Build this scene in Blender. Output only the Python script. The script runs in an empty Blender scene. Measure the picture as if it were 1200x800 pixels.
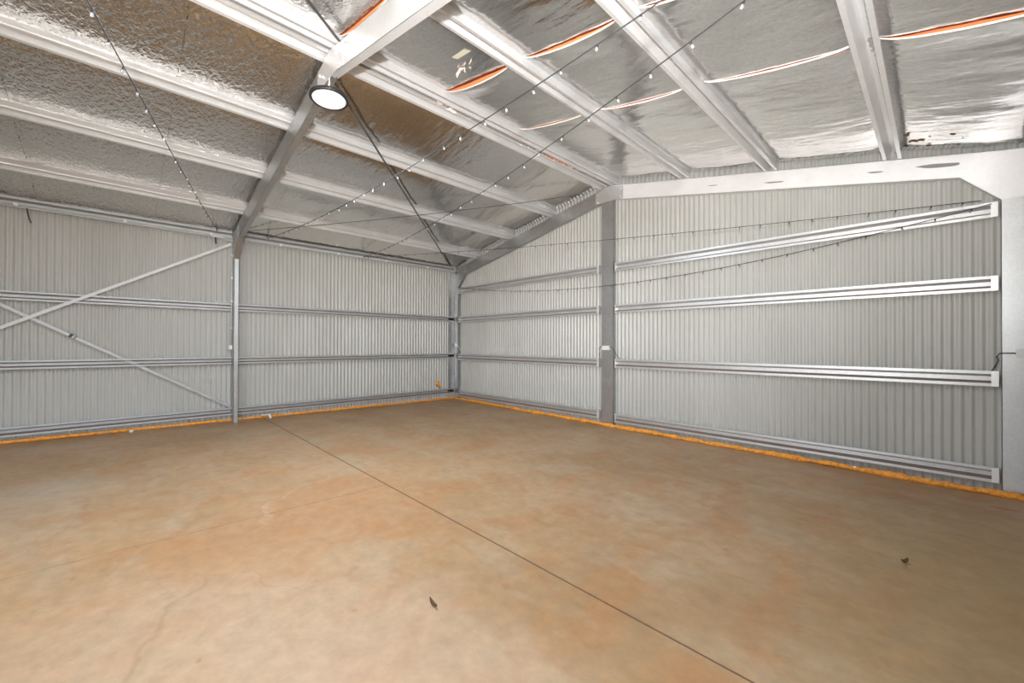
import bpy, bmesh, math, random
import numpy as np
from mathutils import Vector, Matrix, noise

random.seed(7)
S = bpy.context.scene
COL = S.collection

# ------------------------------------------------------------------ camera
cam_d = bpy.data.cameras.new('camera'); cam = bpy.data.objects.new('camera', cam_d); COL.objects.link(cam)
cam_d.sensor_width = 36.0; cam_d.sensor_fit = 'HORIZONTAL'
cam_d.lens = 480.46 / 1200 * 36; cam_d.clip_start = 0.02; cam_d.clip_end = 300
YAW, PITCH, ROLL = 0.8031, 0.0063, 0.0034
_f = Vector((-math.sin(YAW) * math.cos(PITCH), math.cos(YAW) * math.cos(PITCH), math.sin(PITCH)))
_r = Vector((math.cos(YAW), math.sin(YAW), 0)); _u = _r.cross(_f)
_c, _s = math.cos(ROLL), math.sin(ROLL)
_r2 = _c * _r + _s * _u; _u2 = -_s * _r + _c * _u
M = Matrix((( _r2.x, _u2.x, -_f.x, 8.8563), (_r2.y, _u2.y, -_f.y, -6.4875), (_r2.z, _u2.z, -_f.z, 1.45), (0, 0, 0, 1)))
cam.matrix_world = M
S.camera = cam

# ------------------------------------------------------------------ world, lights, exposure
W = bpy.data.worlds.new('overcast_sky'); S.world = W; W.use_nodes = True
W.node_tree.nodes['Background'].inputs[0].default_value = (0.86, 0.95, 1.06, 1)
W.node_tree.nodes['Background'].inputs[1].default_value = 2.2
# daylight comes in through the open doorway in the right wall, beside the camera: a sampling portal for the sky
DY0, DY1, DZ = -9.55, -5.35, 3.05
pl = bpy.data.lights.new('doorway', 'AREA'); pl.shape = 'RECTANGLE'; pl.size = DY1 - DY0; pl.size_y = DZ
pl.cycles.is_portal = True
po = bpy.data.objects.new('doorway', pl); COL.objects.link(po)
po.matrix_world = Matrix(((0, 0, 1, 9.50), (1, 0, 0, (DY0 + DY1) / 2), (0, 1, 0, DZ / 2), (0, 0, 0, 1)))
FX0, FX1 = 5.0, 8.6  # unseen opening added in the front wall to brighten the far gable
pf = bpy.data.lights.new('added_front_opening', 'AREA'); pf.shape = 'RECTANGLE'; pf.size = FX1 - FX0; pf.size_y = DZ
pf.cycles.is_portal = True
pq = bpy.data.objects.new('added_front_opening', pf); COL.objects.link(pq)
pq.location = ((FX0 + FX1) / 2, -9.975, DZ / 2); pq.rotation_euler = (math.radians(90), 0, 0)
# sun outside, shining along the wall so that it lights the ground in front of the doorway and not the room
sl = bpy.data.lights.new('sun', 'SUN'); sl.energy = 7.0; sl.angle = 0.01; sl.color = (0.97, 0.98, 1.0)
so = bpy.data.objects.new('sun', sl); COL.objects.link(so); so.rotation_euler = Vector((0.35, -0.5, -0.8)).to_track_quat('-Z', 'Y').to_euler()
# the photographer's flash, held beside the camera and bounced off the foil ceiling
fl = bpy.data.lights.new('photographer_flash', 'SPOT'); fl.energy = 860; fl.spot_size = math.radians(122); fl.spot_blend = 1.0; fl.shadow_soft_size = 0.06
fo = bpy.data.objects.new('photographer_flash', fl); COL.objects.link(fo); fo.location = (8.95, -6.85, 1.75)
fo.rotation_euler = (Vector((5.4, -2.4, 6.0)) - Vector((8.95, -6.85, 1.75))).to_track_quat('-Z', 'Y').to_euler()
LAMP_POWER = 75
S.view_settings.view_transform = 'Standard'; S.view_settings.look = 'None'
S.view_settings.gamma = 1.0; S.view_settings.use_curve_mapping = False
S.view_settings.exposure = 0.92
S.cycles.max_bounces = 10; S.cycles.diffuse_bounces = 6; S.cycles.glossy_bounces = 6
S.cycles.sample_clamp_indirect = 12

# ------------------------------------------------------------------ materials
def mat(name, color, rough=0.5, metal=0.0, spec=0.5):
    m = bpy.data.materials.new(name); m.use_nodes = True
    b = m.node_tree.nodes['Principled BSDF']
    b.inputs['Base Color'].default_value = (*color, 1); b.inputs['Roughness'].default_value = rough
    b.inputs['Metallic'].default_value = metal; b.inputs['Specular IOR Level'].default_value = spec
    return m
def nd(m, t, **kw):
    n = m.node_tree.nodes.new(t)
    for k, v in kw.items(): setattr(n, k, v)
    return n
def lk(m, a, b): m.node_tree.links.new(a, b)
def bsdf(m): return m.node_tree.nodes['Principled BSDF']
def pos(m, scale=(1, 1, 1)):
    g = nd(m, 'ShaderNodeNewGeometry'); mp = nd(m, 'ShaderNodeMapping'); mp.inputs['Scale'].default_value = scale
    lk(m, g.outputs['Position'], mp.inputs['Vector']); return mp.outputs['Vector']
def noise_n(m, vec, scale, detail=4, rough=0.6):
    n = nd(m, 'ShaderNodeTexNoise'); n.inputs['Scale'].default_value = scale
    n.inputs['Detail'].default_value = detail; n.inputs['Roughness'].default_value = rough
    lk(m, vec, n.inputs['Vector']); return n.outputs['Fac']
def ramp(m, fac, stops):
    r = nd(m, 'ShaderNodeValToRGB'); e = r.color_ramp.elements
    while len(e) < len(stops): e.new(0.5)
    for q, (p, c) in zip(e, stops):
        q.position = p; q.color = (c, c, c, 1) if isinstance(c, (int, float)) else (*c, 1)
    lk(m, fac, r.inputs['Fac']); return r.outputs['Color']
def mix(m, fac, a, b, blend='MIX'):
    n = nd(m, 'ShaderNodeMix', data_type='RGBA', blend_type=blend)
    for s, v in ((n.inputs['Factor'], fac), (n.inputs['A'], a), (n.inputs['B'], b)):
        if isinstance(v, (int, float)): s.default_value = v
        elif isinstance(v, tuple): s.default_value = (*v, 1)
        else: lk(m, v, s)
    return n.outputs['Result']
def bump(m, h, strength, dist):
    n = nd(m, 'ShaderNodeBump'); n.inputs['Strength'].default_value = strength; n.inputs['Distance'].default_value = dist
    lk(m, h, n.inputs['Height']); return n.outputs['Normal']

def galv(name, lo, hi, rough, spangle=1.0, metal=0.85):
    m = mat(name, hi, rough, metal)
    v = pos(m)
    vo = nd(m, 'ShaderNodeTexVoronoi'); vo.inputs['Scale'].default_value = 70
    lk(m, v, vo.inputs['Vector'])
    n = noise_n(m, v, 4.0, 5)
    sep = nd(m, 'ShaderNodeSeparateColor'); lk(m, vo.outputs['Color'], sep.inputs[0])
    a = mix(m, 0.5 * spangle, n, sep.outputs[0])
    c = mix(m, ramp(m, a, [(0.25, 0.0), (0.75, 1.0)]), lo, hi)
    lk(m, c, bsdf(m).inputs['Base Color'])
    rr = nd(m, 'ShaderNodeMapRange'); rr.inputs['To Min'].default_value = rough - 0.08; rr.inputs['To Max'].default_value = rough + 0.1
    lk(m, n, rr.inputs['Value']); lk(m, rr.outputs[0], bsdf(m).inputs['Roughness'])
    return m
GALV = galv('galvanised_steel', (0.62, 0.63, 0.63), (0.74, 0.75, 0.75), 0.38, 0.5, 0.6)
GALV_LIT = galv('lit_galvanised_steel', (0.84, 0.84, 0.84), (0.94, 0.94, 0.94), 0.42, 0.3, 0.25)  # near-white: the strong light on the right rafter is put into its colour
GALV_SM = galv('galvanised_strip', (0.84, 0.84, 0.84), (0.93, 0.93, 0.93), 0.34, 0.4, 0.5)
GALV_DULL = galv('dull_galvanised_steel', (0.43, 0.44, 0.44), (0.58, 0.59, 0.59), 0.42, 0.6)
GALV_WALL = galv('darker_girt_steel', (0.42, 0.43, 0.43), (0.54, 0.55, 0.55), 0.48, 0.3, 0.4)  # girts of the left wall, in a darker tone than the gable's
# dust that has settled on the upward lower side of each girt
DUST = mat('dusty_galvanised', (0.30, 0.235, 0.20), 0.6, 0.4)

CLAD = mat('painted_cladding', (0.56, 0.555, 0.52), 0.33, 0.0, 0.5)
v = pos(CLAD, (1, 1, 0.35)); n = noise_n(CLAD, v, 1.3, 4)
lk(CLAD, mix(CLAD, ramp(CLAD, n, [(0.3, 0.0), (0.75, 1.0)]), (0.475, 0.477, 0.445), (0.545, 0.548, 0.522)), bsdf(CLAD).inputs['Base Color'])

FOIL = mat('foil_sarking', (0.8, 0.79, 0.77), 0.2, 1.0)
v1 = pos(FOIL, (1.0, 1.0, 1.0))
fine = noise_n(FOIL, pos(FOIL, (15, 26, 15)), 1.0, 2, 0.6)
mid = noise_n(FOIL, pos(FOIL, (3.0, 11, 6)), 1.0, 3, 0.6)
# the rolls near the front on the left slope are the most crinkled, those on the right slope are pulled smooth
_g = nd(FOIL, 'ShaderNodeNewGeometry'); _sp = nd(FOIL, 'ShaderNodeSeparateXYZ'); lk(FOIL, _g.outputs['Position'], _sp.inputs[0])
def _mr(sock, a, b_, lo, hi):
    q = nd(FOIL, 'ShaderNodeMapRange'); q.interpolation_type = 'SMOOTHSTEP'; lk(FOIL, sock, q.inputs['Value'])
    for k, w in (('From Min', a), ('From Max', b_), ('To Min', lo), ('To Max', hi)): q.inputs[k].default_value = w
    return q.outputs[0]
_cr = nd(FOIL, 'ShaderNodeMath', operation='MULTIPLY'); lk(FOIL, _mr(_sp.outputs['X'], 4.5, 5.0, 1.0, 0.5), _cr.inputs[0]); lk(FOIL, _mr(_sp.outputs['Y'], -6.0, -4.2, 2.3, 0.22), _cr.inputs[1])
_fm = nd(FOIL, 'ShaderNodeMath', operation='MULTIPLY'); lk(FOIL, fine, _fm.inputs[0]); lk(FOIL, _cr.outputs[0], _fm.inputs[1])
hsum = nd(FOIL, 'ShaderNodeMath', operation='MULTIPLY_ADD'); lk(FOIL, mid, hsum.inputs[0]); hsum.inputs[1].default_value = 0.55; lk(FOIL, _fm.outputs[0], hsum.inputs[2])
lk(FOIL, bump(FOIL, hsum.outputs[0], 1.0, 0.010), bsdf(FOIL).inputs['Normal'])
lk(FOIL, mix(FOIL, ramp(FOIL, noise_n(FOIL, pos(FOIL, (30, 45, 30)), 1.0, 4, 0.75), [(0.35, 0.0), (0.68, 1.0)]), (0.68, 0.665, 0.65), (0.86, 0.85, 0.835)), bsdf(FOIL).inputs['Base Color'])
lk(FOIL, ramp(FOIL, noise_n(FOIL, v1, 2.0, 3), [(0.3, 0.12), (0.7, 0.2)]), bsdf(FOIL).inputs['Roughness'])
FOIL_EDGE = mat('white_foil_edge', (0.93, 0.78, 0.72), 0.5, 0.0)
ORANGE_BACK = mat('orange_foil_backing', (0.90, 0.27, 0.10), 0.55)
LAP_BROWN = mat('brown_lap', (0.20, 0.13, 0.07), 0.7)
ROOF = mat('roof_sheet_underside', (0.22, 0.09, 0.06), 0.5)

FLOOR = mat('dusty_concrete', (0.5, 0.36, 0.24), 0.42, 0.0, 0.35)
def build_floor_material():
    m = FLOOR
    v = pos(m)
    wob = nd(m, 'ShaderNodeTexNoise'); wob.inputs['Scale'].default_value = 1.9; wob.inputs['Detail'].default_value = 3
    lk(m, v, wob.inputs['Vector'])
    off = nd(m, 'ShaderNodeVectorMath', operation='MULTIPLY_ADD')
    lk(m, wob.outputs['Color'], off.inputs[0]); off.inputs[1].default_value = (0.7, 0.7, 0); off.inputs[2].default_value = (-0.35, -0.35, 0)
    add = nd(m, 'ShaderNodeVectorMath', operation='ADD'); lk(m, v, add.inputs[0]); lk(m, off.outputs[0], add.inputs[1])
    wv = add.outputs[0]
    def blob(cx, cy, rx, ry, rot=0.0, soft=0.5, vec=wv):
        s = nd(m, 'ShaderNodeMapping'); s.vector_type = 'TEXTURE'
        s.inputs['Location'].default_value = (cx, cy, 0); s.inputs['Rotation'].default_value = (0, 0, rot)
        s.inputs['Scale'].default_value = (rx, ry, 1e3)
        lk(m, vec, s.inputs['Vector'])
        L = nd(m, 'ShaderNodeVectorMath', operation='LENGTH'); lk(m, s.outputs[0], L.inputs[0])
        return ramp(m, L.outputs['Value'], [(max(0, 1 - soft) * 0.99, 1.0), (1.0, 0.0)])
    big = noise_n(m, pos(m, (0.55, 0.55, 0.55)), 1.0, 6, 0.62)
    streak = noise_n(m, pos(m, (2.6, 0.9, 1)), 1.0, 6, 0.65)
    fine = noise_n(m, pos(m, (9, 9, 9)), 1.0, 5, 0.7)
    c = mix(m, ramp(m, big, [(0.34, 0.0), (0.66, 1.0)]), (0.335, 0.215, 0.110), (0.435, 0.295, 0.168))
    c = mix(m, ramp(m, streak, [(0.47, 0.0), (0.62, 0.6)]), c, (0.40, 0.20, 0.082))
    c = mix(m, ramp(m, noise_n(m, pos(m, (1.1, 2.4, 1)), 1.0, 6, 0.6), [(0.50, 0.0), (0.64, 0.55)]), c, (0.40, 0.31, 0.205))
    c = mix(m, ramp(m, noise_n(m, pos(m, (3.4, 6.5, 1)), 1.0, 6, 0.7), [(0.53, 0.0), (0.66, 0.5)]), c, (0.33, 0.18, 0.08))
    # paler area in the foreground, its edge stained rusty, and a grey patch by the left
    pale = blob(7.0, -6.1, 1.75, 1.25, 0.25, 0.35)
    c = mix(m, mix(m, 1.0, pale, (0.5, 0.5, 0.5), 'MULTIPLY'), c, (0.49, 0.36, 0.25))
    stain = blob(5.2, -5.2, 0.85, 1.3, 0.2, 0.25)
    c = mix(m, mix(m, 1.0, stain, (0.42, 0.42, 0.42), 'MULTIPLY'), c, (0.42, 0.215, 0.095))
    ring = nd(m, 'ShaderNodeMapping'); ring.vector_type = 'TEXTURE'
    ring.inputs['Location'].default_value = (5.35, -5.0, 0); ring.inputs['Scale'].default_value = (0.95, 0.75, 1e3)
    lk(m, wv, ring.inputs['Vector'])
    L = nd(m, 'ShaderNodeVectorMath', operation='LENGTH'); lk(m, ring.outputs[0], L.inputs[0])
    rg = ramp(m, L.outputs['Value'], [(0.93, 0.0), (0.975, 0.28), (0.985, 0.0)])
    rmask = blob(4.75, -5.2, 0.75, 0.8, 0.0, 0.5, v)
    c = mix(m, mix(m, 1.0, rg, rmask, 'MULTIPLY'), c, (0.58, 0.46, 0.34))
    # thin wandering crack in the foreground
    cr = nd(m, 'ShaderNodeTexVoronoi'); cr.feature = 'DISTANCE_TO_EDGE'; cr.inputs['Scale'].default_value = 0.55; lk(m, wv, cr.inputs['Vector'])
    c = mix(m, mix(m, 1.0, ramp(m, cr.outputs['Distance'], [(0.0, 0.35), (0.008, 0.0)]), blob(6.2, -6.3, 0.9, 0.9, 0.0, 0.5, v), 'MULTIPLY'), c, (0.28, 0.17, 0.09))
    grey = blob(3.0, -7.0, 1.0, 0.7, 0.0, 0.8)
    c = mix(m, mix(m, 1.0, grey, (0.5, 0.5, 0.5), 'MULTIPLY'), c, (0.42, 0.37, 0.29))
    olive_shade = blob(9.1, -2.9, 1.0, 2.2, 0.0, 0.6)  # shade beside the right wall, painted into the floor as a darker patch
    c = mix(m, mix(m, 1.0, olive_shade, (0.6, 0.6, 0.6), 'MULTIPLY'), c, (0.33, 0.235, 0.115))
    rust = blob(9.3, -0.56, 0.13, 0.05, 0.0, 0.5, v)
    c = mix(m, rust, c, (0.42, 0.13, 0.03))
    specks = ramp(m, noise_n(m, pos(m, (7, 7, 7)), 1.0, 2, 0.5), [(0.70, 0.0), (0.74, 0.5)])
    c = mix(m, specks, c, (0.34, 0.17, 0.075))
    c = mix(m, 0.3, c, fine, 'OVERLAY')
    lk(m, c, bsdf(m).inputs['Base Color'])
    lk(m, ramp(m, big, [(0.3, 0.5), (0.7, 0.36)]), bsdf(m).inputs['Roughness'])
    lk(m, bump(m, fine, 0.12, 0.002), bsdf(m).inputs['Normal'])
build_floor_material()
JOINT = mat('joint_filler', (0.14, 0.085, 0.048), 0.9)
GROUND = mat('outside_ground', (0.50, 0.44, 0.37), 0.9)
FOAM = mat('orange_foam', (0.80, 0.33, 0.055), 0.6)
lk(FOAM, mix(FOAM, ramp(FOAM, noise_n(FOAM, pos(FOAM), 28, 4), [(0.32, 0.0), (0.62, 1.0)]), (0.68, 0.22, 0.02), (1.0, 0.44, 0.06)), bsdf(FOAM).inputs['Base Color'])
lk(FOAM, bump(FOAM, noise_n(FOAM, pos(FOAM), 60, 4), 0.5, 0.01), bsdf(FOAM).inputs['Normal'])
WHITE = mat('white_plastic', (0.80, 0.80, 0.78), 0.35)
GREYP = mat('grey_conduit', (0.60, 0.61, 0.60), 0.4)
BLACK = mat('black_rubber', (0.03, 0.03, 0.03), 0.5)
DARK_STEEL = mat('dark_strap', (0.16, 0.16, 0.155), 0.4, 0.6)
BRACE_W = galv('bright_brace', (0.56, 0.56, 0.55), (0.66, 0.66, 0.65), 0.5, 0.3, 0.3)
LAMP_RIM = mat('lamp_housing', (0.025, 0.025, 0.027), 0.4)
LENS = mat('lamp_lens', (0.92, 0.92, 0.92), 0.25)
bsdf(LENS).inputs['Emission Color'].default_value = (1, 1, 1, 1); bsdf(LENS).inputs['Emission Strength'].default_value = 0.5
BULB = mat('clear_bulb', (0.42, 0.42, 0.41), 0.08, 0.3)
LEAF = mat('dry_leaf', (0.11, 0.065, 0.03), 0.7)
PAPER = mat('pale_label', (0.72, 0.70, 0.58), 0.6)
RUSTY = mat('rust_smear', (0.30, 0.13, 0.05), 0.8)

# ------------------------------------------------------------------ helpers
def obj(name, me, m=None, parent=None, smooth=False, kind=None, label=None, cat=None, group=None):
    if isinstance(me, bmesh.types.BMesh):
        b = me; me = bpy.data.meshes.new(name)
        bmesh.ops.recalc_face_normals(b, faces=b.faces); b.to_mesh(me); b.free()
    if m is not None and not me.materials:
        for q in (m if isinstance(m, (list, tuple)) else [m]): me.materials.append(q)
    if smooth:
        for p in me.polygons: p.use_smooth = True
    o = bpy.data.objects.new(name, me); COL.objects.link(o)
    if parent is not None: o.parent = parent
    tag(o, label, cat, group, kind); return o
def tag(o, label=None, cat=None, group=None, kind=None):
    for k, q in (('label', label), ('category', cat), ('group', group), ('kind', kind)):
        if q: o[k] = q
    return o
def empty(name, loc=(0, 0, 0), **kw):
    # children are built in world coordinates, so the parent keeps an identity inverse
    o = bpy.data.objects.new(name, None); COL.objects.link(o); o.empty_display_size = 0.1
    return tag(o, kw.get('label'), kw.get('cat'), kw.get('group'), kw.get('kind'))
def box(b, x0, x1, y0, y1, z0, z1):
    return hexa(b, [(x0, y0, z0), (x1, y0, z0), (x1, y1, z0), (x0, y1, z0), (x0, y0, z1), (x1, y0, z1), (x1, y1, z1), (x0, y1, z1)])
def hexa(b, p, mi=0):
    v = [b.verts.new(q) for q in p]
    for f in ((0, 1, 2, 3), (4, 7, 6, 5), (0, 4, 5, 1), (1, 5, 6, 2), (2, 6, 7, 3), (3, 7, 4, 0)):
        b.faces.new([v[i] for i in f]).material_index = mi
    return v
def shear(b, x0, x1, lo, hi, y0, y1, base):
    # box between x0..x1 whose bottom and top follow the roof line base(x)
    hexa(b, [(x0, y0, base(x0) + lo), (x1, y0, base(x1) + lo), (x1, y1, base(x1) + lo), (x0, y1, base(x0) + lo),
             (x0, y0, base(x0) + hi), (x1, y0, base(x1) + hi), (x1, y1, base(x1) + hi), (x0, y1, base(x0) + hi)])
def prism_xz(b, poly, y0, y1):
    a = [b.verts.new((x, y0, z)) for x, z in poly]; c = [b.verts.new((x, y1, z)) for x, z in poly]
    b.faces.new(a); b.faces.new(c[::-1]); n = len(poly)
    for i in range(n): b.faces.new((a[i], c[i], c[(i + 1) % n], a[(i + 1) % n]))
def sweep(b, prof, A, B, U, V, mids=None):
    # extrude the closed profile (u, v) from A to B
    A, B, U, V = map(Vector, (A, B, U, V))
    a = [b.verts.new(A + U * u + V * w) for u, w in prof]; c = [b.verts.new(B + U * u + V * w) for u, w in prof]
    n = len(prof)
    for i in range(n):
        f = b.faces.new((a[i], c[i], c[(i + 1) % n], a[(i + 1) % n]))
        if mids: f.material_index = mids[i]
    # caps of a thin open section: pair up the outer and the inner contour
    h = n // 2
    for i in range(h - 1):
        b.faces.new((a[i], a[i + 1], a[n - 2 - i], a[n - 1 - i])); b.faces.new((c[i + 1], c[i], c[n - 1 - i], c[n - 2 - i]))
def hat(total, foot, crown, depth, t=0.003, lip=0.008):
    # top-hat section: v along the height, u the depth (0 = feet, depth = crown)
    h = total / 2; k = crown / 2; f = h - foot
    out = [(lip, -h), (0, -h), (0, -f), (depth, -k), (depth, k), (0, f), (0, h), (lip, h)]
    inn = [(lip, h - t), (t, h - t), (t, f + t * .4), (depth + t, k + t * .6), (depth + t, -k - t * .6), (t, -f - t * .4), (t, -h + t), (lip, -h + t)]
    return out + inn
def tube(b, pts, r, seg=8, caps=True):
    pts = [Vector(p) for p in pts]; rings = []
    for i, p in enumerate(pts):
        d = (pts[min(i + 1, len(pts) - 1)] - pts[max(i - 1, 0)]).normalized()
        ref = Vector((0, 0, 1)) if abs(d.z) < 0.9 else Vector((1, 0, 0))
        s = d.cross(ref).normalized(); u = s.cross(d)
        rr = r(i) if callable(r) else r
        rings.append([b.verts.new(p + s * math.cos(2 * math.pi * k / seg) * rr + u * math.sin(2 * math.pi * k / seg) * rr) for k in range(seg)])
    for i in range(len(rings) - 1):
        for k in range(seg): b.faces.new((rings[i][k], rings[i][(k + 1) % seg], rings[i + 1][(k + 1) % seg], rings[i + 1][k]))
    if caps: b.faces.new(rings[0][::-1]); b.faces.new(rings[-1])
def lathe(b, prof, c, seg=32, mi=None):
    rings = []
    for r, z in prof:
        rings.append([b.verts.new((c[0] + r * math.cos(2 * math.pi * k / seg), c[1] + r * math.sin(2 * math.pi * k / seg), c[2] + z)) for k in range(seg)])
    for i in range(len(rings) - 1):
        for k in range(seg):
            f = b.faces.new((rings[i][k], rings[i][(k + 1) % seg], rings[i + 1][(k + 1) % seg], rings[i + 1][k]))
            if mi: f.material_index = mi[i]
    b.faces.new(rings[0][::-1]); b.faces.new(rings[-1])
def bm(): return bmesh.new()

RX = 4.69                                   # ridge
PH = 0.112                                  # height of the purlins
SL = 0.197
def zb(x): return 4.10 - SL * abs(x - RX)   # underside of the rafters
def zt(x): return zb(x) + 0.26              # top of the rafters
def fz(x, y): return -0.007 * x - 0.007 * y # the slab falls slightly towards the far right
FRONT = -9.95
CY, CX0, CX1 = 0.075, -0.075, 9.475         # cladding planes (gable, left, right)
FR = -4.985                                 # web plane of the middle portal frame

# ------------------------------------------------------------------ floor
floor = empty('floor', kind='structure', label='dusty brown concrete slab floor with saw-cut joints')
J1, J2 = -4.47, 4.92
def slab(x0, x1, y0, y1):
    b = bm(); c = 0.0005
    T = [(x0 + c, y0 + c), (x1 - c, y0 + c), (x1 - c, y1 - c), (x0 + c, y1 - c)]
    O = [(x0, y0), (x1, y0), (x1, y1), (x0, y1)]
    t = [b.verts.new((x, y, fz(x, y))) for x, y in T]
    o = [b.verts.new((x, y, fz(x, y) - 0.004)) for x, y in O]
    l = [b.verts.new((x, y, fz(x, y) - 0.1)) for x, y in O]
    b.faces.new(t); b.faces.new(l[::-1])
    for i in range(4):
        k = (i + 1) % 4
        b.faces.new((o[i], o[k], t[k], t[i])); b.faces.new((l[i], l[k], o[k], o[i]))
    return obj('slab', b, FLOOR, floor)
g, g2 = 0.008, 0.0028
slab(CX0 - .05, 9.55, J1 + g, CY + .05)
slab(CX0 - .05, J2 - g2, FRONT, J1 - g)
slab(J2 + g2, 9.55, FRONT, J1 - g)
b = bm(); hexa(b, [(x, y, fz(x, y) + dz) for dz in (-0.12, -0.005) for x, y in ((CX0, FRONT), (9.5, FRONT), (9.5, CY), (CX0, CY))]); obj('joint_filler', b, JOINT, floor)
b = bm(); box(b, 9.56, 60, -60, 50, -0.25, -0.06); box(b, -60, 9.56, -60, FRONT - 0.02, -0.25, -0.06)
obj('ground', b, GROUND, kind='structure', label='bare pale ground outside the doorway')

# ------------------------------------------------------------------ corrugated walls
PITCH_C, AMP, SEG = 0.0762, 0.0108, 8
def sheets(parent, a0, a1, place, ztop, zbot):
    cover = PITCH_C * 10; n = int(math.ceil((a1 - a0) / cover))
    for i in range(n):
        s0 = a0 + i * cover; s1 = min(a1, s0 + cover + PITCH_C * 0.5)
        k = int(round((s1 - s0) / PITCH_C * SEG)); d = 0.0012 * (i % 2); vs = []
        for j in range(k + 1):
            a = s0 + (s1 - s0) * j / k; off = AMP * math.cos(2 * math.pi * a / PITCH_C) + d
            vs.append(place(a, off, zbot(a))); vs.append(place(a, off, ztop(a)))
        me = bpy.data.meshes.new('cladding_sheet')
        me.from_pydata(vs, [], [(2 * j, 2 * j + 2, 2 * j + 3, 2 * j + 1) for j in range(k)])
        obj('cladding_sheet', me, CLAD, parent, smooth=True)
wall_back = empty('wall_back', kind='structure', label='pale grey corrugated gable wall with central post')
sheets(wall_back, CX0, CX1, lambda a, o, z: (a, CY + 0.008 + o, z), lambda x: zt(x) + PH + 0.058, lambda x: fz(x, 0) + 0.005)
wall_left = empty('wall_left', kind='structure', label='pale grey corrugated side wall below the left eave')
sheets(wall_left, FRONT, CY, lambda a, o, z: (CX0 - 0.008 - o, a, z), lambda y: zt(CX0) + PH + 0.058, lambda y: fz(0, y) + 0.005)
wall_right = empty('wall_right', kind='structure', label='pale grey corrugated side wall below the right eave')
RW = lambda a, o, z: (CX1 + 0.008 + o, a, z)
sheets(wall_right, FRONT, DY0, RW, lambda y: zt(CX1) + PH + 0.058, lambda y: fz(9.4, y) + 0.005)
sheets(wall_right, DY0, DY1, RW, lambda y: zt(CX1) + PH + 0.058, lambda y: DZ)
sheets(wall_right, DY1, CY, RW, lambda y: zt(CX1) + PH + 0.058, lambda y: fz(9.4, y) + 0.005)
wall_front = empty('wall_front', kind='structure', label='pale grey corrugated gable wall behind the viewer')
FW = lambda a, o, z: (a, FRONT - 0.008 - o, z)
for q0, q1, zlow in ((CX0, FX0, None), (FX0, FX1, DZ), (FX1, CX1, None)):
    sheets(wall_front, q0, q1, FW, lambda x: zt(x) + PH + 0.058, (lambda x: fz(x, FRONT) + 0.005) if zlow is None else (lambda x: DZ))

for x0, x1 in ((-0.135, 0.0), (9.40, 9.535)):  # unseen outside strips, added to stop light leaking in at the corners
    b = bm(); box(b, x0, x1, CY + 0.03, CY + 0.034, -0.05, 3.7); xs = x0 if x0 < 0 else x1
    box(b, xs - 0.002, xs + 0.002, CY - 0.1, CY + 0.034, -0.05, 3.7); obj('corner_leak_seal', b, CLAD, wall_back)
# ------------------------------------------------------------------ roof and foil
PC = [0.89, 2.125, 3.355, 4.585, 4.795, 6.085, 7.27, 8.50]
ceiling = empty('ceiling', kind='structure', label='gable roof lined with silver foil sarking')
for x0, x1 in ((-0.35, RX), (RX, 9.75)):
    b = bm(); shear(b, x0, x1, 0.26 + PH + 0.058, 0.26 + PH + 0.055, FRONT - 0.25, CY + 0.3, zb); obj('roof_sheet', b, ROOF, ceiling)
SUP = [-0.10] + PC + [9.50]
LAPS = [0.07, -1.26, -2.50, -3.73, -4.96, -6.05, -7.30, -8.55, FRONT]
# droop of the far sheet's edge at a lap, per field between two supports (index of the field on the right slope)
DROOP = {-2.50: {5: 0.016, 6: 0.016, 7: 0.016, 8: 0.030}, -3.73: {4: 0.0, 5: 0.050, 6: 0.034, 7: 0.026, 8: 0.02}, -4.96: {5: 0.045, 6: 0.05, 7: 0.03},
         -7.30: {0: 0.014, 1: 0.016, 2: 0.014}, -6.05: {0: 0.004, 1: 0.004, 2: 0.004, 3: 0.004}}
def support(x):
    for i in range(len(SUP) - 1):
        if SUP[i] <= x <= SUP[i + 1]: return i, (x - SUP[i]) / (SUP[i + 1] - SUP[i])
    return (0, 0.0) if x < SUP[0] else (len(SUP) - 2, 1.0)
def foil_z(x, y, y_far_edge=None):
    i, u = support(x); span = SUP[i + 1] - SUP[i]
    c = abs(2 * u - 1)
    hw = 0.03 / (span / 2)                      # flat over the crown of the purlin
    e = max(0.0, min(1.0, (1 - c) / 1.0 - hw) / max(1e-3, 1 - hw)) if span > 0.3 else 0.0
    dist = e * span / 2                         # metres from the crown's edge
    S0 = 0.056 if span > 0.3 else 0.0
    sag = S0 * (1 - math.exp(-dist / 0.085)) * (0.85 + 0.15 * math.sin(math.pi * u))
    z = zt(x) + PH + 0.004 - sag
    w = math.exp(-((dist - 0.035) / 0.03) ** 2) if span > 0.3 else 0.0
    z += 0.0022 * w * math.sin(2 * math.pi * y / 0.0762)
    wr = min(1.0, dist / 0.15)
    z += wr * 0.006 * noise.noise((x * 1.6, y * 5.0, 3.1)) + wr * 0.0025 * noise.noise((x * 6, y * 14.0, 9.1))
    if i == 0: z -= 0.075 * (1 - u) ** 1.5            # pulled down to the eaves
    if i == len(SUP) - 2: z -= 0.06 * u ** 1.5
    z += 0.04 * math.exp(-((0.05 - y) / 0.16) ** 2) * min(1.0, dist / 0.1)   # pulled up over the gable end
    return z, i, u
XS = []
for i in range(len(SUP) - 1):
    a, c = SUP[i], SUP[i + 1]; n = 34 if c - a > 0.3 else 4
    for k in range(n):
        t = k / n; t = 0.5 - 0.5 * math.cos(math.pi * t) * (0.55 + 0.45 * abs(math.cos(math.pi * t))) if n > 4 else t
        XS.append(a + (c - a) * t)
XS.append(SUP[-1])
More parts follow.
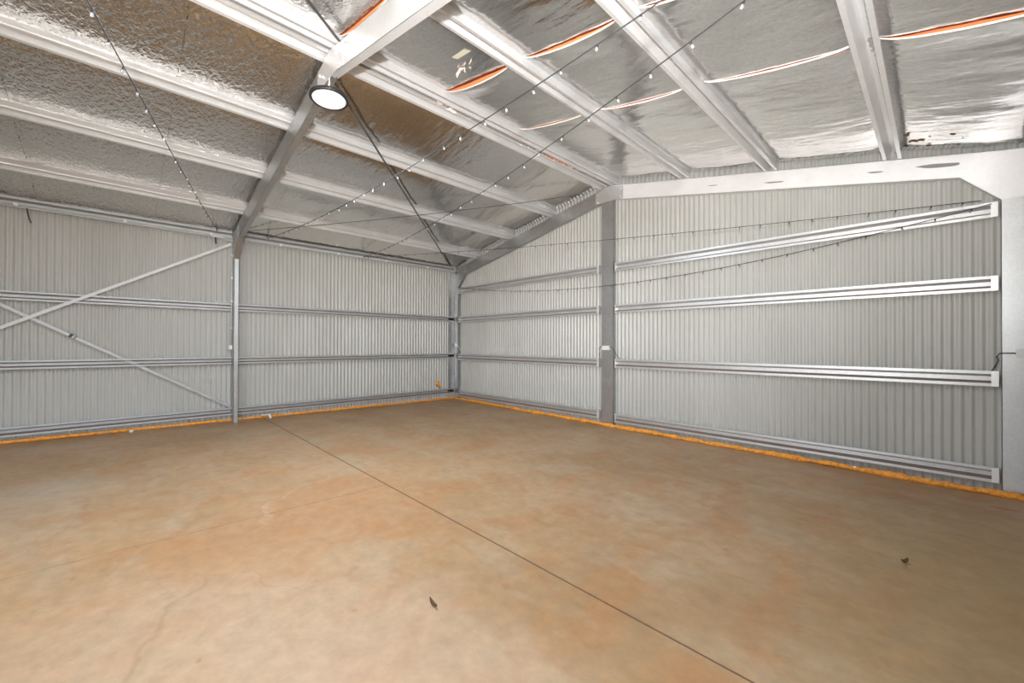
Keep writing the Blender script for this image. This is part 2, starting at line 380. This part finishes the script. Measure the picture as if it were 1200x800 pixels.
def foil_sheet(y_far, y_near):
    # y_far: edge towards the gable, y_near: edge towards the front; its near edge droops where the lap has opened
    n = max(8, int((y_far - y_near) / 0.0152)); dro = DROOP.get(y_near, {})
    vs = np.empty(((n + 1) * len(XS), 3), np.float32); r = 0
    for j in range(n + 1):
        o_ = 0.03 if y_far < 0 else -0.05; y = y_far + o_ + (y_near - y_far - o_) * j / n
        ed = math.exp(-((y - y_near) / 0.16) ** 2)
        for x in XS:
            z, i, u = foil_z(x, y)
            z += 0.0025 if y > y_far else 0.0
            if i in dro: z -= dro[i] * ed * math.sin(math.pi * u) ** 0.8
            vs[r] = (x, y, z); r += 1
    L = len(XS)
    faces = [(j * L + k, j * L + k + 1, (j + 1) * L + k + 1, (j + 1) * L + k) for j in range(n) for k in range(L - 1)]
    me = bpy.data.meshes.new('foil_sheet'); me.from_pydata(vs.tolist(), [], faces)
    o = obj('foil_sheet', me, FOIL, ceiling, smooth=True)
    for i, d in dro.items():
        if d < 0.009: continue
        # white cut edge of the drooping sheet and the orange back of the sheet above it
        b = bm(); pv = None; a, c = SUP[i], SUP[i + 1]
        for k in range(25):
            u = 0.05 + 0.90 * k / 24; x = a + (c - a) * u
            z = foil_z(x, y_near)[0] - d * math.sin(math.pi * u) ** 0.8
            h = 0.006 + 0.004 * math.sin(math.pi * u)
            q = [b.verts.new((x, y_near - 0.001, z - 0.002)), b.verts.new((x, y_near - 0.004, z + h))]
            if pv: b.faces.new((pv[0], q[0], q[1], pv[1]))
            pv = q
        obj('lap_edge', b, FOIL_EDGE if i > 3 else LAP_BROWN, o, label='pale cut edge of the foil lap')
        b = bm(); pv = None
        for k in range(25):
            u = 0.06 + 0.88 * k / 24; x = a + (c - a) * u; z = foil_z(x, y_near)[0] + 0.004
            q = [b.verts.new((x, y_near - 0.002, z - 0.002)), b.verts.new((x, y_near + 0.035, z - 0.006 - 0.75 * d * math.sin(math.pi * u) ** 0.8))]
            if pv: b.faces.new((pv[0], q[0], q[1], pv[1]))
            pv = q
        obj('lap_backing', b, ORANGE_BACK if i > 3 else LAP_BROWN, o, label='coloured back of the foil inside the open lap')
    return o
FS = [foil_sheet(LAPS[i], LAPS[i + 1]) for i in range(len(LAPS) - 1)]
# torn scrap of foil, printed label, rust smears
def foil_patch(name, cx, cy, pts, m, label, parent, dz=0.006):
    b = bm(); vs = [b.verts.new((cx + x, cy + y, foil_z(cx + x, cy + y)[0] - dz - q)) for x, y, q in pts]
    b.faces.new(vs); return obj(name, b, m, parent, label=label)
foil_patch('sticker', 5.70, -4.14, [(-.12, -.02, 0), (.10, -.03, 0), (.13, .03, 0), (-.10, .04, 0)], PAPER, 'pale printed sticker on the foil', FS[3])
for k in range(7):
    a = random.uniform(0, 6.28); L = random.uniform(.05, .13); cx, cy = 5.53 + random.uniform(-.07, .09), -3.95 + random.uniform(-.04, .04)
    foil_patch('torn_shred', cx, cy, [(0, 0, 0), (L * math.cos(a), L * math.sin(a) * .6, .05), (L * math.cos(a + .5) * .7, L * math.sin(a + .5) * .5, .02)], FOIL_EDGE, 'white shred of torn foil', FS[3])
for k in range(16):
    q = random.random() ** 2; cx, cy = 8.62 + 0.5 * q + random.uniform(-.01, .05), -.66 + 0.5 * random.random() + .12 * q; w = random.uniform(.012, .045) * (1 - .6 * q)
    foil_patch('rust_smear', cx, cy, [(w * random.uniform(.3, 1.2) * math.cos(t), w * random.uniform(.3, 1.0) * math.sin(t), 0) for t in [2 * math.pi * j / 7 for j in range(7)]], RUSTY, None, FS[0], 0.004)
# crumpled foil and reddish packing pushed into the slot between the two ridge purlins
def ridge_shreds(y0, y1, n, m, label):
    b = bm()
    for k in range(n):
        y = random.uniform(y0, y1); x = RX + random.uniform(-.03, .03); z = zt(RX) + random.uniform(-.02, .05); s = random.uniform(.02, .05)
        q = [b.verts.new((x + random.uniform(-.03, .03), y + random.uniform(-s, s), z + random.uniform(-.02, .02))) for _ in range(4)]
        b.faces.new(q[:3]); b.faces.new(q[1:])
    return obj('ridge_packing', b, m, ceiling, label=label, kind='stuff')
ridge_shreds(-3.75, -3.15, 40, FOIL_EDGE, 'crumpled foil stuffed in the ridge slot')
ridge_shreds(-2.5, -.9, 60, FOIL_EDGE, 'crumpled foil stuffed in the ridge slot')
ridge_shreds(-1.9, -.9, 50, ORANGE_BACK, 'reddish packing in the ridge slot')

# ------------------------------------------------------------------ portal frames
def cpost(b, x0, x1, yw, yf, z0, z1, t=0.004, lip=0.018):
    # channel column: web at yw, flanges run to yf
    s = 1 if yf > yw else -1
    box(b, x0, x1, min(yw, yw + s * t), max(yw, yw + s * t), z0(x0) if callable(z0) else z0, z1)
    z0 = z0(x0) if callable(z0) else z0
    for xa, xl in ((x0, 1), (x1, -1)):
        box(b, min(xa, xa + xl * t), max(xa, xa + xl * t), min(yw, yf), max(yw, yf), z0, z1)
        box(b, min(xa, xa + xl * lip), max(xa, xa + xl * lip), min(yf, yf - s * t), max(yf, yf - s * t), z0, z1)
def rafter(name, x0, x1, yw, yf, m, label, group, knee=None):
    r = empty(name, label=label, cat='rafter', group=group)
    b = bm(); t = 0.004
    shear(b, x0, x1, 0, 0.26, yw, yw + t, zb)
    for lo, hi in ((0, t), (0.26 - t, 0.26)): shear(b, x0, x1, lo, hi, yw, yf, zb)
    for lo, hi in ((t, 0.02), (0.24, 0.26 - t)): shear(b, x0, x1, lo, hi, yf - t, yf, zb)
    obj('channel', b, m, r)
    if knee:
        b = bm(); prism_xz(b, knee, yw - 0.004, yw)
        # folded stiffening edge of the haunch
        (xa, za), (xc, zc) = knee[0], knee[1]
        hexa(b, [(xa, yw - .004, za), (xc, yw - .004, zc), (xc, yf, zc), (xa, yf, za), (xa, yw - .004, za + .004), (xc, yw - .004, zc + .004), (xc, yf, zc + .004), (xa, yf, za + .004)])
        obj('knee_plate', b, m, r)
    return r
def bolts(parent, pts, ydir=-1, r=0.011):
    for p in pts:
        b = bm(); P = Vector(p); tube(b, [P, P + Vector((0, ydir * 0.009, 0))], r, 6); obj('bolt', b, GALV_SM, parent)

# gable frame, flush with the girts
r1 = rafter('rafter', 0.0, RX, 0.0, 0.07, GALV_DULL, 'galvanised rafter of the gable frame, rising from the far corner to the post', 'rafters',
            [(0.085, 2.95), (0.40, zb(0.40)), (0.40, zb(0.40) + 0.05), (0.40, zb(0.4) + .2), (-0.06, zb(-0.06) + .2), (-0.06, 2.95)])
r2 = rafter('rafter', RX, 9.46, 0.0, 0.07, GALV_LIT, 'bright galvanised rafter of the gable frame, from the post to the right knee', 'rafters',
            [(9.315, 2.94), (9.03, zb(9.03)), (9.03, zb(9.03) + .05), (9.03, zb(9.03) + .24), (9.47, zb(9.47) + .26), (9.47, 2.94)])
b = bm(); prism_xz(b, [(4.40, zb(4.40) + .02), (4.55, zb(4.55)), (4.83, zb(4.83)), (4.98, zb(4.98) + .02), (4.98, zb(4.98) + .24), (RX, zt(RX) - .01), (4.40, zb(4.40) + .24)], -0.004, 0.0)
obj('apex_plate', b, GALV, r1)
bolts(r1, [(4.45, -.004, 4.10), (4.45, -.004, 4.24), (4.93, -.004, 4.10), (4.93, -.004, 4.24), (.17, -.004, 3.42), (.05, -.004, 3.38)])
SMUDGE = mat('grey_smudge', (0.30, 0.30, 0.29), 0.6, 0.3)
for cx, cz, L, h in ((8.87, zb(8.87) + .15, .17, .022), (8.35, zb(8.35) + .13, .07, .010), (7.3, zb(7.3) + .10, .12, .010), (6.5, zb(6.5) + .12, .07, .006)):
    b = bm(); prism_xz(b, [(cx + L * math.cos(a) * (1 + .12 * math.sin(3 * a)), cz - SL * L * math.cos(a) + h * math.sin(a)) for a in [2 * math.pi * k / 20 for k in range(20)]], -0.0012, -0.0002)
    obj('smudge', b, SMUDGE, r2, label='dark smudge on the bright rafter')
# middle frame
m1 = rafter('rafter', -0.06, RX, FR, FR + 0.075, GALV_DULL, 'galvanised rafter of the middle frame on the left slope', 'rafters',
            [(0.18, 2.95), (0.50, zb(0.50)), (0.50, zb(.5) + .05), (0.50, zb(.5) + .2), (-0.06, zb(-.06) + .2), (-0.06, 2.95)])
m2 = rafter('rafter', RX, 9.46, FR, FR + 0.075, GALV_SM, 'wide galvanised rafter of the middle frame running overhead out of view', 'rafters',
            [(9.22, 2.95), (8.9, zb(8.9)), (8.9, zb(8.9) + .05), (8.9, zb(8.9) + .2), (9.46, zb(9.46) + .2), (9.46, 2.95)])
b = bm(); prism_xz(b, [(4.36, zb(4.36) + .01), (4.56, zb(4.56)), (4.82, zb(4.82)), (5.02, zb(5.02) + .01), (5.02, zb(5.02) + .24), (RX, zt(RX) - .01), (4.36, zb(4.36) + .24)], FR - 0.005, FR)
obj('apex_plate', b, GALV_SM, m1)
bolts(m1, [(4.42, FR - .005, 4.09), (4.42, FR - .005, 4.22), (4.52, FR - .005, 4.16), (4.84, FR - .005, 4.25), (4.95, FR - .005, 4.09), (4.95, FR - .005, 4.22)], r=0.016)

def column(x0, x1, yw, yf, ztop, m, label, bx, by):
    c = empty('steel_column', label=label, cat='column', group='steel columns')
    zf = fz(x0, yw)
    b = bm(); cpost(b, x0, x1, yw, yf, zf + 0.006, ztop); obj('channel', b, m, c)
    b = bm(); hexa(b, [(x, y, fz(x, y) + dz) for dz in (0, 0.008) for x, y in ((x0 - bx, min(yw, yf) - by), (x1 + bx, min(yw, yf) - by), (x1 + bx, max(yw, yf)), (x0 - bx, max(yw, yf)))])
    obj('base_plate', b, m, c)
    return c
cc = column(-0.06, 0.085, 0.0, 0.07, 3.2, GALV_DULL, 'dull galvanised column in the far corner where the two walls meet', 0.0, 0.0)
b = bm(); box(b, -0.066, -0.062, -0.21, 0.0, fz(0, 0) + 0.02, 3.30); obj('corner_flashing', b, GALV_DULL, cc)
cr = column(9.315, 9.465, 0.0, 0.07, 3.3, GALV, 'broad galvanised column at the right end of the gable wall', 0.0, 0.05)
cm = column(-0.06, 0.18, FR, FR + 0.07, 3.25, GALV_DULL, 'galvanised column standing against the left wall', 0.0, 0.0)
cm2 = column(9.22, 9.46, FR, FR + 0.07, 3.25, GALV_DULL, 'galvanised column against the right wall under the overhead rafter', 0.0, 0.0)
pst = column(4.535, 4.79, -0.012, 0.06, zb(4.55), GALV_DULL, 'galvanised post in the middle of the gable wall below the ridge', 0.0, 0.0)

# ------------------------------------------------------------------ girts and purlins
def girt(wall, z0, z1, a0, a1, label, group, cleats=(0, 1), screws=False, m=None):
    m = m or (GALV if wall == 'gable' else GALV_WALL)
    tot = z1 - z0; zc = (z0 + z1) / 2; depth = 0.062
    prof = hat(tot, tot * 0.2, tot * 0.28, depth)
    mids = [0] * len(prof); mids[2] = 1      # the upward face of the lower side carries dust
    root = empty('girt', label=label, cat='girt', group=group)
    b = bm()
    if wall == 'gable': sweep(b, prof, (a0, 0, zc), (a1, 0, zc), (0, 1, 0), (0, 0, 1), mids)
    else: sweep(b, prof, (0, a0, zc), (0, a1, zc), (-1, 0, 0), (0, 0, 1), mids)
    obj('rail', b, [m, DUST], root)
    for k in cleats:
        b = bm(); e = a0 if k == 0 else a1; s = 1 if k == 0 else -1; w = 0.055 if k == 1 else 0.02
        if wall == 'gable':
            box(b, min(e, e + s * w), max(e, e + s * w), -0.005, 0.0, z0 + 0.002, z1 - 0.002)
            box(b, min(e, e + s * .004), max(e, e + s * .004), -0.005, 0.058, z0 + 0.002, z1 - 0.002)
        else:
            box(b, 0, 0.004, min(e, e + s * w), max(e, e + s * w), z0 + .002, z1 - .002)
        obj('end_cleat', b, GALV_SM, root)
    if screws:
        b = bm(); x = math.ceil(a0 / 0.1524) * 0.1524
        while x < a1 - 0.03:
            tube(b, [(x, 0.0615, zc), (x, 0.054, zc)], 0.0045, 5); x += 0.1524
        obj('screws', b, GALV_DULL, root, kind='stuff')
    return root
GG, GL = 'girts on the gable wall', 'girts on the left wall'
for (z0, z1), w in zip(((2.775, 2.93), (2.015, 2.17), (1.03, 1.19), (0.045, 0.20)), ('topmost', 'second from the top', 'third from the top', 'lowest')):
    girt('gable', z0 + (0.025 if w == 'lowest' else 0), z1 + (0.025 if w == 'lowest' else 0), 0.10, 4.485, f'galvanised girt between far corner and central post, {w} of four', GG, (1,), True)
    girt('gable', z0, z1, 4.805, 9.30, f'galvanised girt right of the central post, {w} of four', GG, (0, 1), True)
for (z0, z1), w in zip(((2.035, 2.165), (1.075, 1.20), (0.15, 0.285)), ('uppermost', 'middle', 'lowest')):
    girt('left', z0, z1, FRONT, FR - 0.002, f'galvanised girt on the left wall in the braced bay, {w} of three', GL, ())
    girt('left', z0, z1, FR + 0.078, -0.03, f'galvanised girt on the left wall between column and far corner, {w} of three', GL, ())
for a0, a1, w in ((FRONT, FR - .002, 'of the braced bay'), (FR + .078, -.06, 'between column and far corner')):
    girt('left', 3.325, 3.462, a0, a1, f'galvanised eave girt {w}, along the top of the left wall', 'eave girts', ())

NAMES = ['nearest the left eave', 'second up from the left eave', 'third up from the left eave', 'beside the ridge slot on the left slope', 'beside the ridge slot on the right slope',
         'next below the ridge on the right slope', 'two below the ridge on the right slope', 'nearest the right eave']
for x, nm in zip(PC, NAMES):
    s = SL if x < RX else -SL
    al = math.atan(s); U = (-math.sin(al), 0, math.cos(al)); V = (math.cos(al), 0, math.sin(al))
    b = bm(); sweep(b, hat(0.165, 0.034, 0.06, PH, 0.003, 0.016), (x, FRONT, zt(x) + .001), (x, CY - .005, zt(x) + .001), U, V)
    obj('purlin', b, GALV_SM, label='galvanised roof purlin ' + nm, cat='purlin', group='roof purlins')

# ------------------------------------------------------------------ bracing
def flat_brace(A, B, w, t, nrm):
    A, B, N = Vector(A), Vector(B), Vector(nrm); d = (B - A).normalized(); s = d.cross(N).normalized() * w / 2; N = N * t
    b = bm(); hexa(b, [A - s, B - s, B + s, A + s, A - s + N, B - s + N, B + s + N, A + s + N]); return b
br1 = empty('wall_brace', label='bright diagonal brace on the left wall rising to the column top', cat='brace', group='wall braces')
obj('strap', flat_brace((0.012, -9.85, 0.30), (0.012, -4.99, 3.245), 0.044, 0.006, (1, 0, 0)), BRACE_W, br1)
br2 = empty('wall_brace', label='diagonal brace on the left wall falling to the column foot, with a splice', cat='brace', group='wall braces')
obj('strap', flat_brace((-0.036, -9.85, 3.37), (-0.036, -4.975, 0.29), 0.042, 0.006, (1, 0, 0)), GALV_WALL, br2)
b = flat_brace((-0.030, -6.955, 1.546), (-0.030, -6.985, 1.565), 0.052, 0.008, (1, 0, 0)); obj('splice_clamp', b, BLACK, br2)
b = flat_brace((-0.030, -6.915, 1.521), (-0.030, -6.935, 1.533), 0.052, 0.008, (1, 0, 0)); obj('splice_clamp', b, DARK_STEEL, br2)
obj('roof_brace', flat_brace((4.42, -4.90, zt(4.42) - .012), (0.12, -0.28, zt(0.12) - .012), 0.028, 0.004, (0, 0, 1)), DARK_STEEL,
    label='dark steel strap slanting under the left slope from lamp to far corner', cat='brace', group='roof braces')
obj('roof_brace', flat_brace((4.95, -4.99, zt(4.95) - .012), (9.30, -9.6, zt(9.30) - .012), 0.028, 0.004, (0, 0, 1)), DARK_STEEL,
    label='dark steel strap meeting the wide overhead rafter near the top edge', cat='brace', group='roof braces')

# ------------------------------------------------------------------ lamp
lx, ly, lz = 4.69, FR - 0.005, 3.875
lamp = empty('high_bay_lamp', label='round black-rimmed high bay lamp hanging from the middle frame', cat='lamp')
b = bm(); lathe(b, [(0.03, 0.085), (0.06, 0.08), (0.075, 0.035), (0.155, 0.025), (0.178, 0.008), (0.181, -0.015), (0.174, -0.022), (0.154, -0.020), (0.154, -0.006)], (0, 0, 0), 40)
hs = obj('housing', b, LAMP_RIM, lamp, smooth=True)
b = bm(); lathe(b, [(0.154, -0.008), (0.152, -0.019), (0.09, -0.022), (0.045, -0.024), (0.04, -0.021), (0.002, -0.021)], (0, 0, 0), 40)
ln = obj('lens', b, LENS, lamp, smooth=True)
b = bm(); tube(b, [(0.0, 0, 0.08), (0.0, 0, 0.125), (0.02, 0, 0.145), (0.01, 0, 0.165), (-0.015, 0, 0.155), (-0.02, 0, 0.135)], 0.006, 6)
tube(b, [(0.005, 0, 0.16), (0.0, 0, 0.20), (-0.01, 0.01, 0.235)], 0.005, 6); obj('hook', b, WHITE, lamp)
b = bm(); tube(b, [(0.03, 0.03, 0.08), (0.06, 0.07, 0.11), (0.05, 0.06, 0.2), (0.02, 0.03, 0.3)], 0.004, 6); obj('power_cable', b, BLACK, lamp)
lamp.location = (lx, ly, lz); lamp.rotation_euler = (math.radians(-1), math.radians(-3), 0)
ld = bpy.data.lights.new('lamp_light', 'AREA'); ld.shape = 'DISK'; ld.size = 0.3; ld.energy = LAMP_POWER; ld.color = (0.90, 0.97, 1.08)
lo = bpy.data.objects.new('lamp_light', ld); COL.objects.link(lo); lo.parent = lamp; lo.location = (0, 0, -0.03)

# ------------------------------------------------------------------ string lights
bmb = bm(); lathe(bmb, [(0.005, 0.0), (0.007, -0.005), (0.007, -0.020), (0.008, -0.024), (0.009, -0.032), (0.007, -0.040), (0.002, -0.043)], (0, 0, 0), 8, [0, 0, 1, 1, 1, 1])
BULB_ME = bpy.data.meshes.new('bulb'); bmb.to_mesh(BULB_ME); bmb.free(); BULB_ME.materials.append(BLACK); BULB_ME.materials.append(BULB)
for p in BULB_ME.polygons: p.use_smooth = True
def strand(A, B, sag, label, step=0.27):
    A, B = Vector(A), Vector(B); n = 40
    root = empty('string_light', label=label, cat='string light', group='festoon strings')
    P = lambda t: A + (B - A) * t - Vector((0, 0, 4 * sag * t * (1 - t)))
    b = bm(); tube(b, [P(k / n) for k in range(n + 1)], 0.0042, 5); obj('cable', b, BLACK, root)
    k = step * 0.5; L = (B - A).length
    while k < L:
        o = bpy.data.objects.new('bulb', BULB_ME); COL.objects.link(o); o.parent = root; o.location = P(k / L)
        o.rotation_euler = (random.uniform(-.5, .5), random.uniform(-.5, .5), 0); k += step * random.uniform(.85, 1.15)
    return root
strand((0.0, -4.447, 3.448), (9.40, -4.50, 3.32), 0.24, 'string of small bulbs across the roof, nearest the lamp')
strand((0.0, -2.56, 3.373), (9.40, -4.45, 3.30), 0.25, 'string of small bulbs across the roof, further from the lamp')
strand((9.18, -0.06, 2.95), (0.0, -2.56, 3.373), 0.08, 'upper string of small bulbs across the gable wall, above the topmost girt')
strand((9.25, -0.06, 2.90), (0.1, -0.06, 2.94), 0.40, 'lower sagging string of small bulbs crossing the topmost girt of the gable wall')
strand((0.0, -5.207, 3.446), (9.40, -7.52, 3.33), 0.10, 'string of small bulbs on the left slope, falling to the column top')
b = bm(); A, B = Vector((0.1, -4.93, 3.46)), Vector((4.35, -0.30, 4.22))
tube(b, [A + (B - A) * (k / 30) - Vector((0, 0, 4 * 0.06 * (k / 30) * (1 - k / 30))) for k in range(31)], 0.005, 5)
obj('power_cable', b, BLACK, label='bare black cable slung under the left slope from column to ridge', cat='cable')

# ------------------------------------------------------------------ conduits and boxes
b = bm()
pts = [(0.022, FRONT, 3.352), (0.022, -0.34, 3.362)] + [(0.022 , -0.34 + 0.1 * math.sin(a), 3.262 + 0.1 * math.cos(a)) for a in [math.pi / 2 * k / 6 for k in range(1, 7)]] + [(0.022, -0.22, 2.9), (0.03, -0.06, 2.75), (0.03, -0.045, 2.6), (0.03, -0.045, 1.46)]
cond = empty('conduit', label='pale conduit along the left eave, bending down the far corner column', cat='conduit', group='conduits')
tube(b, pts, 0.011, 8); obj('pipe', b, GREYP, cond, smooth=True)
for y in [-0.9 - 1.1 * k for k in range(8)]:
    b = bm(); box(b, 0.004, 0.036, y - .02, y + .02, 3.338, 3.376); obj('saddle', b, WHITE, cond)
for z in (2.55, 2.2, 1.85):
    b = bm(); box(b, 0.008, 0.052, -0.06, -0.03, z - .012, z + .012); obj('saddle', b, WHITE, cond)
cond2 = empty('conduit', label='thin pale conduit down the side of the left wall column', cat='conduit', group='conduits')
b = bm(); tube(b, [(0.035, FR - .014, 3.3), (0.035, FR - .014, 1.40)], 0.010, 8); obj('pipe', b, GREYP, cond2, smooth=True)
for z in (3.02, 2.62, 2.2, 1.72):
    b = bm(); box(b, 0.01, 0.06, FR - .028, FR - .001, z - .013, z + .013); obj('saddle', b, WHITE, cond2)
def jbox(x0, x1, y0, y1, z0, z1, label):
    r = empty('junction_box', label=label, cat='junction box', group='junction boxes')
    b = bm(); box(b, x0, x1, y0, y1, z0, z1); bmesh.ops.bevel(b, geom=b.edges[:], offset=0.004, segments=2, affect='EDGES'); obj('body', b, WHITE, r)
    return r
def bx_lid(r, x0, x1, y, z0, z1):
    b = bm(); box(b, x0, x1, y - 0.004, y, z0, z1); obj('lid', b, WHITE, r)
j = jbox(0.0, 0.075, FR - .05, FR - .004, 1.335, 1.41, 'white junction box on the side of the left wall column'); bx_lid(j, 0.006, 0.069, FR - .05, 1.341, 1.404)
j = jbox(-0.015, 0.075, -0.05, -0.002, 1.385, 1.465, 'white junction box on the far corner column'); bx_lid(j, -0.009, 0.069, -0.05, 1.391, 1.459)
b = bm(); tube(b, [(0.03, -.03, 1.39), (0.02, -.03, 1.0), (0.02, -.04, 0.6), (0.0, -.08, 0.42), (-0.03, -.14, 0.33)], 0.008, 6); obj('cable', b, GREYP, j)
b = bm(); tube(b, [(0.07, -.03, 1.44), (0.12, -.03, 1.40), (0.17, -.01, 1.33), (0.19, .01, 1.27)], 0.007, 6); obj('cable', b, WHITE, j)
j = jbox(4.575, 4.72, -0.06, -0.014, 1.345, 1.425, 'white junction box on the central gable post'); bx_lid(j, 4.582, 4.713, -0.06, 1.352, 1.418)
b = bm(); tube(b, [(4.578, -.03, 1.41), (4.53, -.03, 1.41), (4.495, -.02, 1.37), (4.48, -.0, 1.29), (4.48, .02, 1.19)], 0.006, 6); obj('cable', b, BLACK, j)
b = bm(); tube(b, [(4.718, -.03, 1.41), (4.77, -.03, 1.40), (4.82, -.02, 1.33), (4.86, -.0, 1.24), (4.91, .02, 1.19)], 0.006, 6); obj('cable', b, DARK_STEEL, j)
j = jbox(9.405, 9.46, -0.05, -0.002, 1.34, 1.42, 'white junction box on the broad right column'); bx_lid(j, 9.41, 9.456, -0.05, 1.346, 1.414)
b = bm(); tube(b, [(9.41, -.02, 1.375), (9.34, -.02, 1.375), (9.30, .0, 1.37), (9.285, .03, 1.34), (9.295, .03, 1.30), (9.27, .03, 1.23), (9.25, .03, 1.19)], 0.008, 6); obj('cable', b, DARK_STEEL, j, smooth=True)
# tangle of plugs at the column top and a loose tail of cable on the eave girt
pk = empty('cable_plug', label='tangle of black and grey plugs at the top of the left wall column', cat='plug')
b = bm(); box(b, 0.01, 0.05, -5.30, -5.14, 3.31, 3.35); obj('body', b, GREYP, pk)
b = bm(); tube(b, [(0.03, -5.24, 3.32), (0.035, -5.24, 3.26), (0.03, -5.235, 3.20)], 0.012, 6); obj('plug', b, BLACK, pk)
b = bm(); tube(b, [(0.03, -5.15, 3.33), (0.06, -5.08, 3.29), (0.05, -5.0, 3.30), (0.07, -4.95, 3.26)], 0.012, 6); obj('cable', b, GREYP, pk)
b = bm(); tube(b, [(0.012, -7.40, 3.325), (0.02, -7.39, 3.25), (0.018, -7.375, 3.17), (0.02, -7.36, 3.13)], 0.008, 6)
obj('loose_cable', b, BLACK, label='short black cable tail hanging from the eave girt at the left edge', cat='cable')

# ------------------------------------------------------------------ foam and litter
def foam(name, pts, r0, label, squash=1.0, lump=0.5):
    b = bm(); n = len(pts); P = [Vector(p) for p in pts]
    tube(b, P, lambda i: r0 * (0.85 + lump * abs(noise.noise((P[i].x * 3.1, P[i].y * 3.1, 1.7))) + lump * .5 * noise.noise((P[i].x * 11, P[i].y * 11, 5.2))), 9)
    for w in b.verts:
        q = noise.noise((w.co.x * 22, w.co.y * 22, w.co.z * 22)); w.co.z += q * r0 * 0.35 * squash; w.co.y += q * r0 * .2
    return obj(name, b, FOAM, smooth=True, label=label, cat='foam strip', group='foam strips')
yy = [0.02 - k * 0.03 for k in range(332)]
foam("foam_strip", [(-0.034, y, fz(0, y) + 0.026 + 0.006 * noise.noise((y * 2, 4, 4))) for y in yy], 0.024, 'thin orange foam strip along the floor under the left wall', 0.8, 0.5)
xx = [0.06 + k * 0.03 for k in range(314)]
foam('foam_strip', [(x, -0.045 - 0.02 * noise.noise((x * 1.3, 0, 2)) - (0.03 if x > 4.4 else 0), fz(x, 0) + 0.022 + 0.012 * max(0, noise.noise((x * 1.7, 3, 3)))) for x in xx], 0.030, 'lumpy orange foam strip along the floor under the gable wall', 1.5, 1.0)
b = bm(); tube(b, [(-0.05, -0.58, 0.50), (-0.04, -0.56, 0.45), (-0.045, -0.54, 0.40), (-0.05, -0.47, 0.33), (-0.06, -0.44, 0.30)], lambda i: (0.02, 0.05, 0.05, 0.02, 0.008)[i], 8)
obj('foam_blob', b, FOAM, smooth=True, label='orange foam blob stuck to the left wall near the far corner', cat='foam')
def leaf(name, x, y, L, w, rot, m, label, curl=0.012):
    b = bm(); top = []; n = 8
    for k in range(n + 1):
        t = k / n; h = w * math.sin(math.pi * t) ** 0.7; xx = (t - .5) * L; zz = 0.003 + curl * (2 * t - 1) ** 2
        top.append([(xx, -h, zz + curl * .6), (xx, 0, zz), (xx, h, zz + curl * .6)])
    for dz in (0.0015, 0.0):
        vs = [[b.verts.new((x + p[0] * math.cos(rot) - p[1] * math.sin(rot), y + p[0] * math.sin(rot) + p[1] * math.cos(rot), fz(x, y) + p[2] + dz)) for p in r] for r in top]
        for k in range(n):
            for q in range(2): b.faces.new((vs[k][q], vs[k + 1][q], vs[k + 1][q + 1], vs[k][q + 1]))
    return obj(name, b, m, label=label, cat='leaf')
leaf('dry_leaf', 6.895, -5.20, 0.10, 0.010, math.radians(-8), LEAF, 'slim dark dry leaf on the floor in the foreground')
leaf('dry_leaf', 8.70, -2.59, 0.06, 0.016, math.radians(60), LEAF, 'small curled dry leaf on the floor at the right', 0.02)
b = bm(); hexa(b, [(x, y, fz(x, y) + z) for z in (0.0, 0.03) for x, y in ((0.02, -6.32), (0.05, -6.33), (0.06, -6.29), (0.03, -6.285))])
obj('foam_crumb', b, WHITE, label='tiny white crumb by the foam under the left wall', cat='crumb')
b = bm(); hexa(b, [(x, y, fz(0, -4.4) + z) for z in (0.055, 0.075) for x, y in ((0.0, -4.52), (0.03, -4.50), (0.03, -4.36), (0.0, -4.34))]); hexa(b, [(0.02, -4.38, .03), (0.07, -4.38, .03), (0.07, -4.35, .03), (0.02, -4.35, .03), (0.0, -4.40, .09), (0.03, -4.40, .09), (0.03, -4.36, .09), (0.0, -4.36, .09)])
obj('plastic_scrap', b, WHITE, label='white plastic scrap on the foam just right of the left column', cat='scrap')
